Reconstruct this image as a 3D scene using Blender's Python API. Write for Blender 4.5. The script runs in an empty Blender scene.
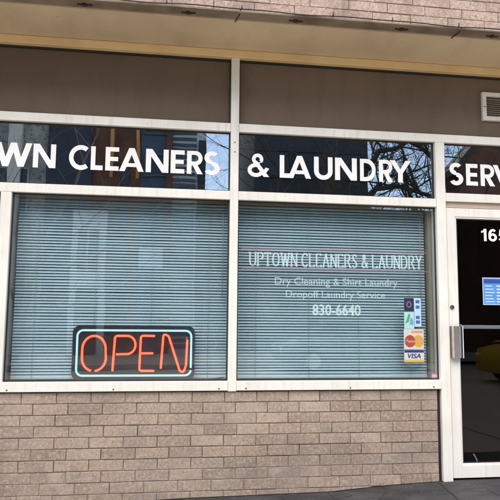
import bpy, bmesh, math, random
from mathutils import Vector, Matrix
random.seed(7)
S = bpy.context.scene
COL = S.collection
PI = math.pi
R = math.radians

# ------------------------------------------------------------------ camera
def make_camera():
    yaw, pitch, roll = 0.14054789, 0.11274344, 0.00866
    cy, sy, cp, sp = math.cos(yaw), math.sin(yaw), math.cos(pitch), math.sin(pitch)
    f = Vector((sy * cp, cy * cp, sp)); r = Vector((cy, -sy, 0)); u = r.cross(f)
    r2 = math.cos(roll) * r + math.sin(roll) * u
    u2 = -math.sin(roll) * r + math.cos(roll) * u
    cd = bpy.data.cameras.new('camera'); cam = bpy.data.objects.new('camera', cd); COL.objects.link(cam)
    m = Matrix((r2, u2, -f)).transposed().to_4x4()
    m.translation = Vector((0, -4.85, 1.27))
    cam.matrix_world = m
    cd.sensor_width = 36; cd.lens = 36 * 615 / 500; cd.clip_start = 0.05; cd.clip_end = 2000
    S.camera = cam
make_camera()

# ------------------------------------------------------------------ light
SUN_EL, SUN_AZ = R(60), R(200)          # the sun stands over the far side of the street, behind thin cloud
w = bpy.data.worlds.new('World'); S.world = w; w.use_nodes = True
nt = w.node_tree; nt.nodes.clear()
sky = nt.nodes.new('ShaderNodeTexSky'); sky.sky_type = 'NISHITA'; sky.sun_disc = False
sky.sun_elevation = SUN_EL; sky.sun_rotation = SUN_AZ; sky.dust_density = .6; sky.ozone_density = 0
bg = nt.nodes.new('ShaderNodeBackground'); bg.inputs['Strength'].default_value = 0.15
out = nt.nodes.new('ShaderNodeOutputWorld')
nt.links.new(sky.outputs[0], bg.inputs['Color']); nt.links.new(bg.outputs[0], out.inputs['Surface'])
sl = bpy.data.lights.new('sun', 'SUN'); sl.energy = 2.3; sl.angle = R(75); sl.color = (1, .86, .68)
so = bpy.data.objects.new('sun', sl); COL.objects.link(so)
sd = Vector((math.sin(SUN_AZ) * math.cos(SUN_EL), math.cos(SUN_AZ) * math.cos(SUN_EL), math.sin(SUN_EL)))
so.rotation_euler = sd.to_track_quat('Z', 'Y').to_euler()
so.location = (0, -10, 30)
vs = S.view_settings
vs.view_transform = 'Standard'; vs.look = 'None'; vs.gamma = 1; vs.use_curve_mapping = False
vs.exposure = 1.3

# ------------------------------------------------------------------ materials
def mat(name, base, rough=.6, metal=0., noise=None, bump=None, spec=.5, emit=None, speck=None, streak=None):
    """noise=(scale, other colour, amount)  bump=(scale, strength, distance)  speck=(scale, colour, threshold)"""
    m = bpy.data.materials.new(name); m.use_nodes = True
    n = m.node_tree; b = n.nodes['Principled BSDF']
    b.inputs['Roughness'].default_value = rough; b.inputs['Metallic'].default_value = metal
    b.inputs['Specular IOR Level'].default_value = spec
    tc = n.nodes.new('ShaderNodeTexCoord')
    col = n.nodes.new('ShaderNodeRGB'); col.outputs[0].default_value = (*base, 1); cur = col.outputs[0]
    def mix(a, colour, fac):
        x = n.nodes.new('ShaderNodeMix'); x.data_type = 'RGBA'
        n.links.new(fac, x.inputs['Factor']); n.links.new(a, x.inputs['A'])
        x.inputs['B'].default_value = (*colour, 1); return x.outputs['Result']
    def tex(scale, det=5, mp=None):
        t = n.nodes.new('ShaderNodeTexNoise'); t.inputs['Scale'].default_value = scale; t.inputs['Detail'].default_value = det
        if mp:
            q = n.nodes.new('ShaderNodeMapping'); q.inputs['Scale'].default_value = mp
            n.links.new(tc.outputs['Object'], q.inputs['Vector']); n.links.new(q.outputs[0], t.inputs['Vector'])
        else: n.links.new(tc.outputs['Object'], t.inputs['Vector'])
        return t.outputs['Fac']
    def ramp(f, lo, hi, amt):
        q = n.nodes.new('ShaderNodeMapRange'); n.links.new(f, q.inputs['Value'])
        q.inputs['From Min'].default_value = lo; q.inputs['From Max'].default_value = hi
        q.inputs['To Max'].default_value = amt; return q.outputs['Result']
    if noise: cur = mix(cur, noise[1], ramp(tex(noise[0]), .38, .66, noise[2]))
    if speck: cur = mix(cur, speck[1], ramp(tex(speck[0], 3), speck[2], speck[2] + .08, speck[3] if len(speck) > 3 else .8))
    if streak: cur = mix(cur, streak[1], ramp(tex(streak[0], 4, streak[3]), .5, .75, streak[2]))
    n.links.new(cur, b.inputs['Base Color'])
    if bump:
        bp = n.nodes.new('ShaderNodeBump'); bp.inputs['Strength'].default_value = bump[1]; bp.inputs['Distance'].default_value = bump[2]
        n.links.new(tex(bump[0], 6), bp.inputs['Height']); n.links.new(bp.outputs[0], b.inputs['Normal'])
    if emit:
        b.inputs['Emission Color'].default_value = (*emit[0], 1); b.inputs['Emission Strength'].default_value = emit[1]
    return m

def glass_mat(name, f0, tint):
    """clear sheet: mirror by Schlick's law, the rest passes through"""
    m = bpy.data.materials.new(name); m.use_nodes = True
    n = m.node_tree; n.nodes.clear()
    o = n.nodes.new('ShaderNodeOutputMaterial'); mx = n.nodes.new('ShaderNodeMixShader')
    t = n.nodes.new('ShaderNodeBsdfTransparent'); t.inputs['Color'].default_value = (*tint, 1)
    g = n.nodes.new('ShaderNodeBsdfGlossy'); g.inputs['Roughness'].default_value = 0.0
    lw = n.nodes.new('ShaderNodeLayerWeight')
    p = n.nodes.new('ShaderNodeMath'); p.operation = 'POWER'; p.inputs[1].default_value = 5
    q = n.nodes.new('ShaderNodeMath'); q.operation = 'MULTIPLY_ADD'; q.inputs[1].default_value = 1 - f0; q.inputs[2].default_value = f0
    n.links.new(lw.outputs['Facing'], p.inputs[0]); n.links.new(p.outputs[0], q.inputs[0])
    n.links.new(q.outputs[0], mx.inputs[0]); n.links.new(t.outputs[0], mx.inputs[1]); n.links.new(g.outputs[0], mx.inputs[2])
    tc = n.nodes.new('ShaderNodeTexCoord'); ns = n.nodes.new('ShaderNodeTexNoise'); ns.inputs['Scale'].default_value = 2.2; ns.inputs['Detail'].default_value = 1
    bp = n.nodes.new('ShaderNodeBump'); bp.inputs['Strength'].default_value = .035; bp.inputs['Distance'].default_value = .02
    n.links.new(tc.outputs['Object'], ns.inputs['Vector']); n.links.new(ns.outputs['Fac'], bp.inputs['Height']); n.links.new(bp.outputs[0], g.inputs['Normal'])
    n.links.new(mx.outputs[0], o.inputs['Surface'])
    return m

def brick_mat(name, cols, mottle, island=True):
    """each brick of the mesh gets its own tone, with pits and soot over it"""
    m = bpy.data.materials.new(name); m.use_nodes = True
    n = m.node_tree; b = n.nodes['Principled BSDF']; b.inputs['Roughness'].default_value = .88; b.inputs['Specular IOR Level'].default_value = .25
    g = n.nodes.new('ShaderNodeNewGeometry'); tc = n.nodes.new('ShaderNodeTexCoord')
    cr = n.nodes.new('ShaderNodeValToRGB'); e = cr.color_ramp.elements
    e[0].color = (*cols[0], 1); e[1].color = (*cols[-1], 1)
    for i, c in enumerate(cols[1:-1]):
        k = e.new((i + 1) / (len(cols) - 1)); k.color = (*c, 1)
    n.links.new(g.outputs['Random Per Island'], cr.inputs[0]); cur = cr.outputs[0]
    def layer(scale, det, lo, hi, amt, colr, mp=(1, 1, 1)):
        nonlocal cur
        mpn = n.nodes.new('ShaderNodeMapping'); mpn.inputs['Scale'].default_value = mp
        t = n.nodes.new('ShaderNodeTexNoise'); t.inputs['Scale'].default_value = scale; t.inputs['Detail'].default_value = det; t.inputs['Roughness'].default_value = .65
        q = n.nodes.new('ShaderNodeMapRange'); q.inputs['From Min'].default_value = lo; q.inputs['From Max'].default_value = hi; q.inputs['To Max'].default_value = amt
        x = n.nodes.new('ShaderNodeMix'); x.data_type = 'RGBA'; x.inputs['B'].default_value = (*colr, 1)
        n.links.new(tc.outputs['Object'], mpn.inputs['Vector']); n.links.new(mpn.outputs[0], t.inputs['Vector'])
        n.links.new(t.outputs['Fac'], q.inputs['Value']); n.links.new(q.outputs[0], x.inputs['Factor']); n.links.new(cur, x.inputs['A'])
        cur = x.outputs['Result']; return t
    for l in mottle: t = layer(*l)
    n.links.new(cur, b.inputs['Base Color'])
    bp = n.nodes.new('ShaderNodeBump'); bp.inputs['Strength'].default_value = .6; bp.inputs['Distance'].default_value = .004
    t2 = n.nodes.new('ShaderNodeTexNoise'); t2.inputs['Scale'].default_value = 90; t2.inputs['Detail'].default_value = 5
    n.links.new(tc.outputs['Object'], t2.inputs['Vector']); n.links.new(t2.outputs['Fac'], bp.inputs['Height']); n.links.new(bp.outputs[0], b.inputs['Normal'])
    return m

M = {}
M['white'] = mat('white_frame_paint', (.80, .785, .73), .42, noise=(3, (.71, .69, .63), .7), speck=(48, (.33, .31, .28), .68, .4), streak=(5, (.56, .54, .49), .45, (7, 7, .6)), bump=(40, .12, .002))
M['warm_lit_white'] = mat('white_trim_warm_lit', (.82, .62, .34), .5, noise=(4, (.68, .47, .24), .6))  # white frame paint with warm bounce light put into its colour
M['soffit'] = mat('soffit_plaster', (.69, .55, .36), .85, noise=(1.3, (.52, .41, .27), .8), speck=(45, (.2, .15, .1), .66, .5), bump=(60, .3, .004), streak=(2.5, (.36, .28, .18), .28, (2, .7, 1)))
M['panel'] = mat('brown_stucco', (.132, .093, .067), .85, noise=(.8, (.185, .136, .10), .95), speck=(330, (.07, .052, .04), .52, .4), bump=(220, .7, .004), streak=(3, (.095, .07, .053), .35, (3, 1, .7)))
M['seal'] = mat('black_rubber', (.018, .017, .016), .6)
M['dark'] = mat('dark_bronze', (.05, .035, .028), .5)
M['steel'] = mat('weathered_steel', (.30, .24, .17), .6, .2, noise=(5, (.13, .09, .06), .8))
M['pinkish'] = mat('beige_header', (.50, .40, .32), .5, noise=(5, (.42, .33, .26), .6))
M['alu'] = mat('brushed_aluminium', (.55, .50, .48), .32, .85, noise=(30, (.42, .38, .36), .6))
M['chrome'] = mat('pale_push_bar', (.80, .84, .90), .3, .1)
M['bluesteel'] = mat('dark_blue_metal', (.05, .07, .13), .35, .5)
M['lock'] = mat('lock_metal', (.22, .22, .22), .35, .9)
M['glass'] = glass_mat('window_glass', .135, (.95, .98, .99))
M['glass_t'] = glass_mat('transom_glass', .38, (.55, .58, .60))
M['glass_d'] = glass_mat('door_glass', .027, (.70, .71, .72))
M['letter'] = mat('white_vinyl', (.86, .86, .85), .55)
M['blind'] = mat('blind_slat', (.51, .67, .725), .45, noise=(1.6, (.44, .58, .64), .8), speck=(9, (.46, .57, .59), .6, .5))
M['blind_head'] = mat('blind_head', (.26, .19, .13), .5)
M['cord'] = mat('blind_cord', (.36, .42, .44), .8)
M['jamb'] = mat('beige_jamb', (.40, .35, .27), .7)
M['inner'] = mat('interior_wall', (.22, .18, .14), .9)
M['inner_dark'] = mat('interior_dark', (.06, .045, .035), .9, noise=(4, (.09, .055, .04), .8))
M['floor'] = mat('interior_floor', (.02, .018, .016), .5)
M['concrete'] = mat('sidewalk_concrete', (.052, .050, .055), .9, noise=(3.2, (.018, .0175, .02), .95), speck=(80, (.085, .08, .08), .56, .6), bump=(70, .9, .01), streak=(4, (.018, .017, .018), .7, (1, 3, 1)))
M['grit'] = mat('grit', (.09, .085, .08), .9, noise=(60, (.03, .03, .03), .9))
M['gap'] = mat('joint_dirt', (.02, .019, .018), .95)
M['asphalt'] = mat('pale_bounce_road', (.44, .385, .30), .9, noise=(1.5, (.36, .31, .24), .7), bump=(90, .6, .01))  # road colour made pale to bounce light up to the soffit
M['kerb'] = mat('kerb_stone', (.30, .29, .27), .85, noise=(4, (.2, .19, .18), .7))
M['paintline'] = mat('road_paint', (.7, .6, .15), .7, noise=(8, (.3, .27, .12), .6))
M['earth'] = mat('bare_ground', (.12, .11, .09), .95, noise=(.3, (.07, .085, .045), .9))
M['far_walk'] = mat('pale_bounce_concrete', (.40, .36, .29), .9, noise=(2, (.33, .29, .24), .8))  # pale on purpose, bounce fill from ground out of view
M['mortar'] = mat('dark_mortar', (.105, .083, .068), .95, noise=(6, (.25, .20, .16), .95))
M['smear'] = mat('smeared_mortar', (.27, .215, .175), .95, noise=(7, (.14, .11, .09), .9), speck=(60, (.34, .28, .23), .58, .6))
M['brick'] = brick_mat('tan_brick', [(.29, .225, .175), (.40, .31, .24), (.345, .272, .222), (.45, .36, .285), (.35, .262, .20)],
    [(2.2, 4, .42, .68, .75, (.235, .178, .14)), (42, 6, .48, .62, .6, (.53, .43, .345)), (75, 6, .56, .64, .55, (.13, .10, .08)), (30, 5, .58, .66, .55, (.16, .12, .095)), (1.6, 5, .48, .7, .55, (.20, .17, .15), (1, 1, 1.6)), (3.5, 5, .56, .72, .5, (.46, .40, .34), (1, 1, 1.4))])
M['brick_up'] = brick_mat('pink_brick', [(.40, .295, .235), (.46, .345, .28), (.43, .325, .27), (.49, .38, .31)],
    [(1.6, 4, .40, .66, .6, (.34, .235, .19)), (36, 6, .47, .62, .6, (.58, .49, .42)), (60, 6, .545, .63, .75, (.17, .125, .105)), (4, 4, .50, .70, .6, (.22, .16, .135), (1, 1, .3)), (24, 5, .57, .66, .5, (.26, .19, .155))])
M['black'] = mat('black_board', (.030, .027, .027), .38)
M['sleeve'] = mat('blackout_paint', (.03, .012, .010), .4)
M['blackm'] = mat('black_matt', (.02, .019, .019), .6)
M['neon_red'] = mat('neon_red', (.25, .02, .012), .25, emit=((1, .068, .030), 2.1))
M['neon_blue'] = mat('neon_blue', (.15, .3, .36), .25, emit=((.38, .72, .88), .62))
M['clear'] = mat('clear_support', (.3, .3, .3), .3)

# ------------------------------------------------------------------ mesh helpers
def obj(name, bm, m=None, parent=None, smooth=False):
    me = bpy.data.meshes.new(name); bmesh.ops.recalc_face_normals(bm, faces=bm.faces[:]); bm.to_mesh(me); bm.free()
    for x in (m if isinstance(m, (list, tuple)) else [m]):
        if x: me.materials.append(x)
    if smooth:
        for p in me.polygons: p.use_smooth = True
    o = bpy.data.objects.new(name, me); COL.objects.link(o)
    if parent:
        o.parent = parent
        o.matrix_parent_inverse = Matrix.Translation(-world_loc(parent))
    return o
def world_loc(o):
    v = Vector(o.location)
    while o.parent:
        v = v + o.matrix_parent_inverse.translation; o = o.parent; v = v + Vector(o.location)
    return v
def empty(name, loc, label, cat, group=None):
    o = bpy.data.objects.new(name, None); COL.objects.link(o); o.location = loc; o.empty_display_size = .2
    return tag(o, label, cat, group)
def tag(o, label, cat, group=None):
    o['label'] = label; o['category'] = cat
    if group: o['group'] = group
    return o
def struct(o): o['kind'] = 'structure'; return o
def B(): return bmesh.new()
def box(bm, x0, x1, y0, y1, z0, z1, bev=0, mi=0):
    r = bmesh.ops.create_cube(bm, size=1)
    vs_ = r['verts']
    for v in vs_: v.co = Vector(((x0 + x1) / 2 + v.co.x * (x1 - x0), (y0 + y1) / 2 + v.co.y * (y1 - y0), (z0 + z1) / 2 + v.co.z * (z1 - z0)))
    fs = {f for v in vs_ for f in v.link_faces}
    for f in fs: f.material_index = mi
    if bev:
        es = list({e for v in vs_ for e in v.link_edges})
        q = bmesh.ops.bevel(bm, geom=es, offset=bev, segments=2, affect='EDGES', profile=.5)
        for f in q['faces']: f.material_index = mi
def prism(bm, pts, y0, y1, mi=0):
    """polygon in the x-z plane pushed from y0 (front) to y1"""
    a = [bm.verts.new((x, y0, z)) for x, z in pts]; b = [bm.verts.new((x, y1, z)) for x, z in pts]
    fs = [bm.faces.new(a), bm.faces.new(b[::-1])]; n = len(pts)
    for i in range(n): fs.append(bm.faces.new((a[i], b[i], b[(i + 1) % n], a[(i + 1) % n])))
    for f in fs: f.material_index = mi
def tube(bm, pts, r, n=8, closed=False, caps=True, mi=0):
    pts = [Vector(p) for p in pts]; N = len(pts); rings = []
    rr = r if isinstance(r, (list, tuple)) else [r] * N
    up = Vector((.31, .87, .2)).normalized()
    for i, p in enumerate(pts):
        if closed: d = pts[(i + 1) % N] - pts[i - 1]
        else: d = pts[min(i + 1, N - 1)] - pts[max(i - 1, 0)]
        d.normalize(); u = up - d * up.dot(d)
        if u.length < .05: u = Vector((1, 0, 0)) - d * d.x
        u.normalize(); v = d.cross(u)
        rings.append([bm.verts.new(p + (u * math.cos(2 * PI * k / n) + v * math.sin(2 * PI * k / n)) * rr[i]) for k in range(n)])
    for i in range(N if closed else N - 1):
        a, b = rings[i], rings[(i + 1) % N]
        for k in range(n):
            f = bm.faces.new((a[k], a[(k + 1) % n], b[(k + 1) % n], b[k])); f.material_index = mi; f.smooth = True
    if caps and not closed:
        bm.faces.new(rings[0][::-1]).material_index = mi; bm.faces.new(rings[-1]).material_index = mi
def rrect(x0, x1, z0, z1, r, n=6):
    P = []
    for cx, cz, a in ((x1 - r, z1 - r, 0), (x0 + r, z1 - r, 90), (x0 + r, z0 + r, 180), (x1 - r, z0 + r, 270)):
        for k in range(n + 1):
            t = R(a + 90 * k / n); P.append((cx + r * math.cos(t), cz + r * math.sin(t)))
    return P
def arc(cx, cz, rx, rz, a0, a1, n=14):
    return [(cx + rx * math.cos(R(a0 + (a1 - a0) * k / n)), cz + rz * math.sin(R(a0 + (a1 - a0) * k / n))) for k in range(n + 1)]

# ------------------------------------------------------------------ heavy sans capitals, cap height 1, drawn as polygons
T = .195
def bar(x0, z0, x1, z1): return [(x0, z0), (x1, z0), (x1, z1), (x0, z1)]
def dg(xb, xt, w=.225, z0=0., z1=1.): return [(xb, z0), (xb + w, z0), (xt + w, z1), (xt, z1)]
def ring(cx, cz, rx, rz, a0, a1, t=T, n=18):
    o = arc(cx, cz, rx, rz, a0, a1, n); i = arc(cx, cz, rx - t, rz - t, a0, a1, n)
    return ('strip', o, i)
GL = {
 'W': (1.37, [dg(.29, 0), dg(.29, .575), dg(.855, .575), dg(.855, 1.145)]),
 'N': (.86, [bar(0, 0, T, 1), bar(.86 - T, 0, .86, 1), [(.62, 0), (.86, 0), (.24, 1), (0, 1)]]),
 'C': (.82, [ring(.52, .5, .52, .53, 52, 308)]),
 'L': (.52, [bar(0, 0, T, 1), bar(T, 0, .52, T)]),
 'E': (.56, [bar(0, 0, T, 1), bar(T, 0, .56, T * .95), bar(T, .41, .53, .41 + T * .9), bar(T, 1 - T * .95, .56, 1)]),
 'A': (1.0, [[(0, 0), (.225, 0), (.61, 1), (.39, 1)], [(.775, 0), (1.0, 0), (.61, 1), (.39, 1)], bar(.25, .19, .75, .35)]),
 'R': (.68, [bar(0, 0, T, 1), bar(T, 1 - .17, .36, 1), bar(T, .37, .36, .54), ring(.36, .685, .30, .315, -90, 90, .175), [(.44, 0), (.68, 0), (.43, .42), (.22, .42)]]),
 'S': (.6, [ring(.30, .735, .285, .285, 38, 270, .185), ring(.30, .275, .30, .295, -152, 90, .19)]),
 'U': (.78, [bar(0, .34, T, 1), bar(.78 - T, .34, .78, 1), ring(.39, .36, .39, .38, 180, 360)]),
 'D': (.82, [bar(0, 0, T, 1), bar(T, 0, .34, T * .92), bar(T, 1 - T * .92, .34, 1), ring(.34, .5, .48, .5, -90, 90)]),
 'Y': (.92, [bar(.36, 0, .56, .46), [(.36, .42), (.56, .42), (.235, 1), (0, 1)], [(.36, .42), (.56, .42), (.92, 1), (.685, 1)]]),
 'V': (.98, [dg(.38, 0, .225), dg(.38, .755, .225)]),
 'I': (T, [bar(0, 0, T, 1)]),
 'P': (.62, [bar(0, 0, T, 1), bar(T, 1 - .17, .34, 1), bar(T, .33, .34, .50), ring(.34, .665, .30, .335, -90, 90, .175)]),
 'O': (1.05, [ring(.525, .5, .525, .53, 0, 360, T, 32)]),
 'T': (.56, [bar(.28 - T / 2, 0, .28 + T / 2, 1 - T), bar(0, 1 - T, .56, 1)]),
 '1': (.42, [bar(.215, 0, .42, 1), [(0, .66), (.215, .74), (.215, 1), (.15, .86), (0, .82)]]),
 '6': (.62, [ring(.31, .325, .31, .335, 0, 360, .185, 26), ring(.325, .5, .325, .51, 48, 190, .185)]),
 '5': (.62, [bar(.09, .81, .585, .985), [(.03, .44), (.21, .48), (.245, .985), (.09, .985)], ring(.30, .335, .32, .345, -158, 122, .18)]),
 '&': (.92, [ring(.43, .765, .245, .255, -35, 235, .155), [(.24, .66), (.40, .70), (.93, 0), (.69, 0)], ring(.36, .285, .36, .305, 62, 352, .17), [(.60, .16), (.74, .10), (.93, .36), (.78, .42)], [(.52, .585), (.645, .66), (.36, .60), (.22, .47)]]),
}
def glyph(bm, ch, x0, x1, z0, h, y, depth=.0012):
    W_, parts = GL[ch]; sx = (x1 - x0) / W_
    for i, p in enumerate(parts):
        yy = y - i * .0004
        if p[0] == 'strip':
            o, n_ = p[1], p[2]
            for k in range(len(o) - 1):
                q = [o[k], o[k + 1], n_[k + 1], n_[k]]
                f = [bm.verts.new((x0 + a * sx, yy - depth, z0 + b * h)) for a, b in q]; bm.faces.new(f)
        else:
            prism(bm, [(x0 + a * sx, z0 + b * h) for a, b in p], yy - depth, yy - .0001)
def word(bm, text, x, z0, h, y, gap=.13, squash=1.):
    for ch in text:
        if ch == ' ': x += .45 * h; continue
        wd = GL[ch][0] * h * squash; glyph(bm, ch, x, x + wd, z0, h, y); x += wd + gap * h
    return x
def text_mesh(name, body, x0, x1, z0, h, y, m, parent, offset=0., depth=.0006, shear=0):
    """lettering from Blender's built-in face, fitted to a box"""
    cu = bpy.data.curves.new(name, 'FONT'); cu.body = body; cu.offset = offset; cu.extrude = 0; cu.shear = shear; cu.resolution_u = 3
    t = bpy.data.objects.new(name + '_src', cu); COL.objects.link(t)
    bpy.context.view_layer.update()
    me = bpy.data.meshes.new_from_object(t.evaluated_get(bpy.context.evaluated_depsgraph_get()))
    bpy.data.objects.remove(t); bpy.data.curves.remove(cu)
    xs = [v.co.x for v in me.vertices]; zs = [v.co.y for v in me.vertices]
    a, b, c, d = min(xs), max(xs), min(zs), max(zs)
    for v in me.vertices: v.co = Vector((x0 + (v.co.x - a) / (b - a) * (x1 - x0), y, z0 + (v.co.y - c) / (d - c) * h))
    me.materials.append(m); me.name = name
    o = bpy.data.objects.new(name, me); COL.objects.link(o)
    if parent: o.parent = parent; o.matrix_parent_inverse = Matrix.Translation(-world_loc(parent))
    return o

# ------------------------------------------------------------------ ground
def side_z(x):
    P = [(-30, -.55), (-6, -.32), (-1.3, -.145), (-.5, -.10), (.17, -.077), (.7, -.070), (1.33, -.062), (1.8, -.026), (2.3, -.006), (3.2, .0), (30, .35)]
    for (a, za), (b, zb) in zip(P, P[1:]):
        if a <= x <= b: return za + (zb - za) * (x - a) / (b - a)
    return 0
def ground_sheet(name, x0, x1, y0, y1, nx, ny, zf, m):
    bm = B(); V = [[bm.verts.new((x0 + (x1 - x0) * i / nx, y0 + (y1 - y0) * j / ny, zf(x0 + (x1 - x0) * i / nx, y0 + (y1 - y0) * j / ny))) for i in range(nx + 1)] for j in range(ny + 1)]
    for j in range(ny):
        for i in range(nx): bm.faces.new((V[j][i], V[j][i + 1], V[j + 1][i + 1], V[j + 1][i]))
    return struct(obj(name, bm, m, smooth=True))
KX = 3.1
ground_sheet('sidewalk', -30, 30, -KX, -1.0, 300, 6, lambda x, y: side_z(x) + .012 * y, M['far_walk'])  # unseen outer slabs, added pale to throw light up at the soffit
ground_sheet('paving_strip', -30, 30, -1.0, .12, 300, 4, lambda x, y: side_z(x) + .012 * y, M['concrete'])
bm = B()
for jx in (-4.6, -3.1, -1.55, -.1, 1.31, 2.225, 3.7, 5.2):
    for k in range(24):
        y1, y0 = -.012 - k * .128, -.012 - (k + 1) * .128
        dx = .05 if abs(jx - 1.31) < .01 else -.135 if abs(jx - 2.225) < .01 else 0
        a = jx + dx * -y1; b = jx + dx * -y0
        V = [bm.verts.new((x, y, side_z(x) + .012 * y + .003)) for x, y in ((a - .006, y1), (a + .006, y1), (b + .006, y0), (b - .006, y0))]
        bm.faces.new(V)
rj = random.Random(3); xx = -4.
while xx < 2.25:
    nx_ = xx + .04; w1 = rj.uniform(.008, .022)
    bm.faces.new([bm.verts.new((x, y, side_z(x) + .012 * y + .0035)) for x, y in ((xx, -w1), (nx_, -w1 - rj.uniform(-.003, .003)), (nx_, .003), (xx, .003))]); xx = nx_
struct(obj('sidewalk_joints', bm, M['gap']))
# hairline cracks and grit on the paving
bm = B()
for sx_, sy_, n_ in ((.9, -.06, 14), (1.75, -.03, 16), (2.5, -.25, 18), (2.95, -.08, 12), (-.4, -.1, 12)):
    px_, py_, an = sx_, sy_, rj.uniform(-1.9, -1.0)
    for k in range(n_):
        an += rj.gauss(0, .35); qx, qy = px_ + .05 * math.cos(an), py_ + .05 * math.sin(an)
        if not -.99 < qy < -.01: break
        t_ = rj.uniform(.0012, .003); ox, oy = -math.sin(an) * t_, math.cos(an) * t_
        bm.faces.new([bm.verts.new((x, y, side_z(x) + .012 * y + .0028)) for x, y in ((px_ - ox, py_ - oy), (px_ + ox, py_ + oy), (qx + ox, qy + oy), (qx - ox, qy - oy))]); px_, py_ = qx, qy
struct(obj('paving_cracks', bm, M['gap']))
bm = B()
for k in range(130):
    gx, gy, gr_ = rj.uniform(.1, 3.6), -abs(rj.gauss(0, .16)) - .012, rj.uniform(.0015, .005)
    if gy > -.95: bmesh.ops.create_icosphere(bm, subdivisions=1, radius=gr_, matrix=Matrix.Translation((gx, gy, side_z(gx) + .012 * gy + gr_ * .5)) @ Matrix.Diagonal((1, rj.uniform(.6, 1.3), .6, 1)))
o_ = obj('grit', bm, M['grit']); o_['kind'] = 'stuff'
bm = B(); box(bm, -30, 30, -KX - .16, -KX, -.6, -.045, .015)
struct(obj('kerb', bm, M['kerb']))
ground_sheet('road', -60, 60, -13.5, -KX - .16, 60, 6, lambda x, y: -.20 + .012 * min(max(x, -30), 30), M['asphalt'])
ground_sheet('far_sidewalk', -60, 60, -18.9, -13.5, 60, 4, lambda x, y: -.06 + .012 * min(max(x, -30), 30), M['far_walk'])
bm = B(); box(bm, -60, 60, -13.52, -13.36, -1.2, -.05, .02); struct(obj('far_kerb', bm, M['kerb']))
bm = B()
for k in range(-14, 15):
    x = k * 2.6
    V = [bm.verts.new((a, b, -.194 + .012 * a)) for a, b in ((x - .8, -8.36), (x + .8, -8.36), (x + .8, -8.24), (x - .8, -8.24))]; bm.faces.new(V)
struct(obj('road_marking', bm, M['paintline']))
ground_sheet('ground', -600, 600, -600, 600, 8, 8, lambda x, y: -1.4, M['earth'])

# ------------------------------------------------------------------ the shop
shop = empty('laundry_shop', (0.5, 0, 0), 'tan brick laundry shop front with white window frames under a brown soffit', 'shop')
XL, XR = -3.6, 4.6

def brick_face(name, x0, x1, z0, z1, yf, course, blen, joint, m, low=.05, offs=(.0, .38, .02, .40, .72, .33), back=.09, xoff=0.):
    bm = B(); zt = z1; r = 0
    while zt > z0 + .001:
        h = course - joint; zb = zt - h
        L = blen
        x = x0 - L + (offs[r % len(offs)] * L + xoff) % L
        while x < x1:
            a, b = max(x, x0), min(x + L - joint, x1)
            if b - a > .02:
                j = random.uniform(-.0026, .0020); k = random.uniform(-.0014, .0014); e = random.uniform(-.0015, .0022)
                box(bm, a + max(e, 0), b + min(e, 0), yf + j, yf + .05, zb + k, zt + k - abs(e) * .5, .0028)
            x += L
        zt -= course; r += 1
    box(bm, x0, x1, yf + .0045, yf + back, z0 - low, z1 + .002, 0, 1)
    if name == 'brick_wall': box(bm, x0 + .01, x1 - .002, yf + .0031, yf + .0044, z0, .163, 0, 2)      # lower joints filled flush
    return obj(name, bm, [m, M['mortar'], M['smear']], shop)
# low wall under the windows
brick_face('brick_wall', XL, 2.238, -.35, .712, .0, .0825, .2525, .0055, M['brick'], offs=(.02, .36, .01, .41, .0, .36, .02, .38, .64), xoff=.055)
# overhanging brick front above
brick_face('brick_fascia', -6.5, 9.0, 3.505, 3.505 + .0775 * 24, -.615, .0775, .30, .0045, M['brick_up'], back=.25, xoff=.12, low=-.004)
bm = B(); box(bm, -6.5, 9, -.36, .3, 3.505, 5.36); obj('upper_wall', bm, M['mortar'], shop)
# soffit and its edge strip
bm = B(); box(bm, -6.5, 9, -.515, .0, 3.484, 3.502); obj('soffit', bm, M['soffit'], shop)
bm = B(); box(bm, -6.5, 9, -.612, -.523, 3.490, 3.4995, .002); box(bm, -6.5, 9, -.640, -.6125, 3.488, 3.4985, .002); obj('soffit_edge', bm, M['steel'], shop)
# joints across the soffit, faint
# white trim under the soffit, coloured as if in warm bounce light
for a, b in ((XL, .5175), (.5875, 2.27), (2.27, XR)):
    pass
bm = B(); box(bm, XL, XR, -.02, .05, 3.418, 3.482, .004); obj('head_trim', bm, M['warm_lit_white'], shop)
# brown panels over the glass
for a, b in ((XL, .519), (.586, XR)):
    bm = B(); box(bm, a, b, .050, .08, 2.861, 3.417, 0); pn = obj('stucco_panel', bm, M['panel'], shop)
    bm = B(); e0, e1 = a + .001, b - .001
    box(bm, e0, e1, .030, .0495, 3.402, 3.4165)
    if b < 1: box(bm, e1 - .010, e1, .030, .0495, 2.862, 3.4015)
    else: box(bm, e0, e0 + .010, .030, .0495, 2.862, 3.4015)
    obj('panel_shade_seal', bm, M['seal'], pn)  # black edge strips stand in for recess shade along with gap sealant
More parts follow.
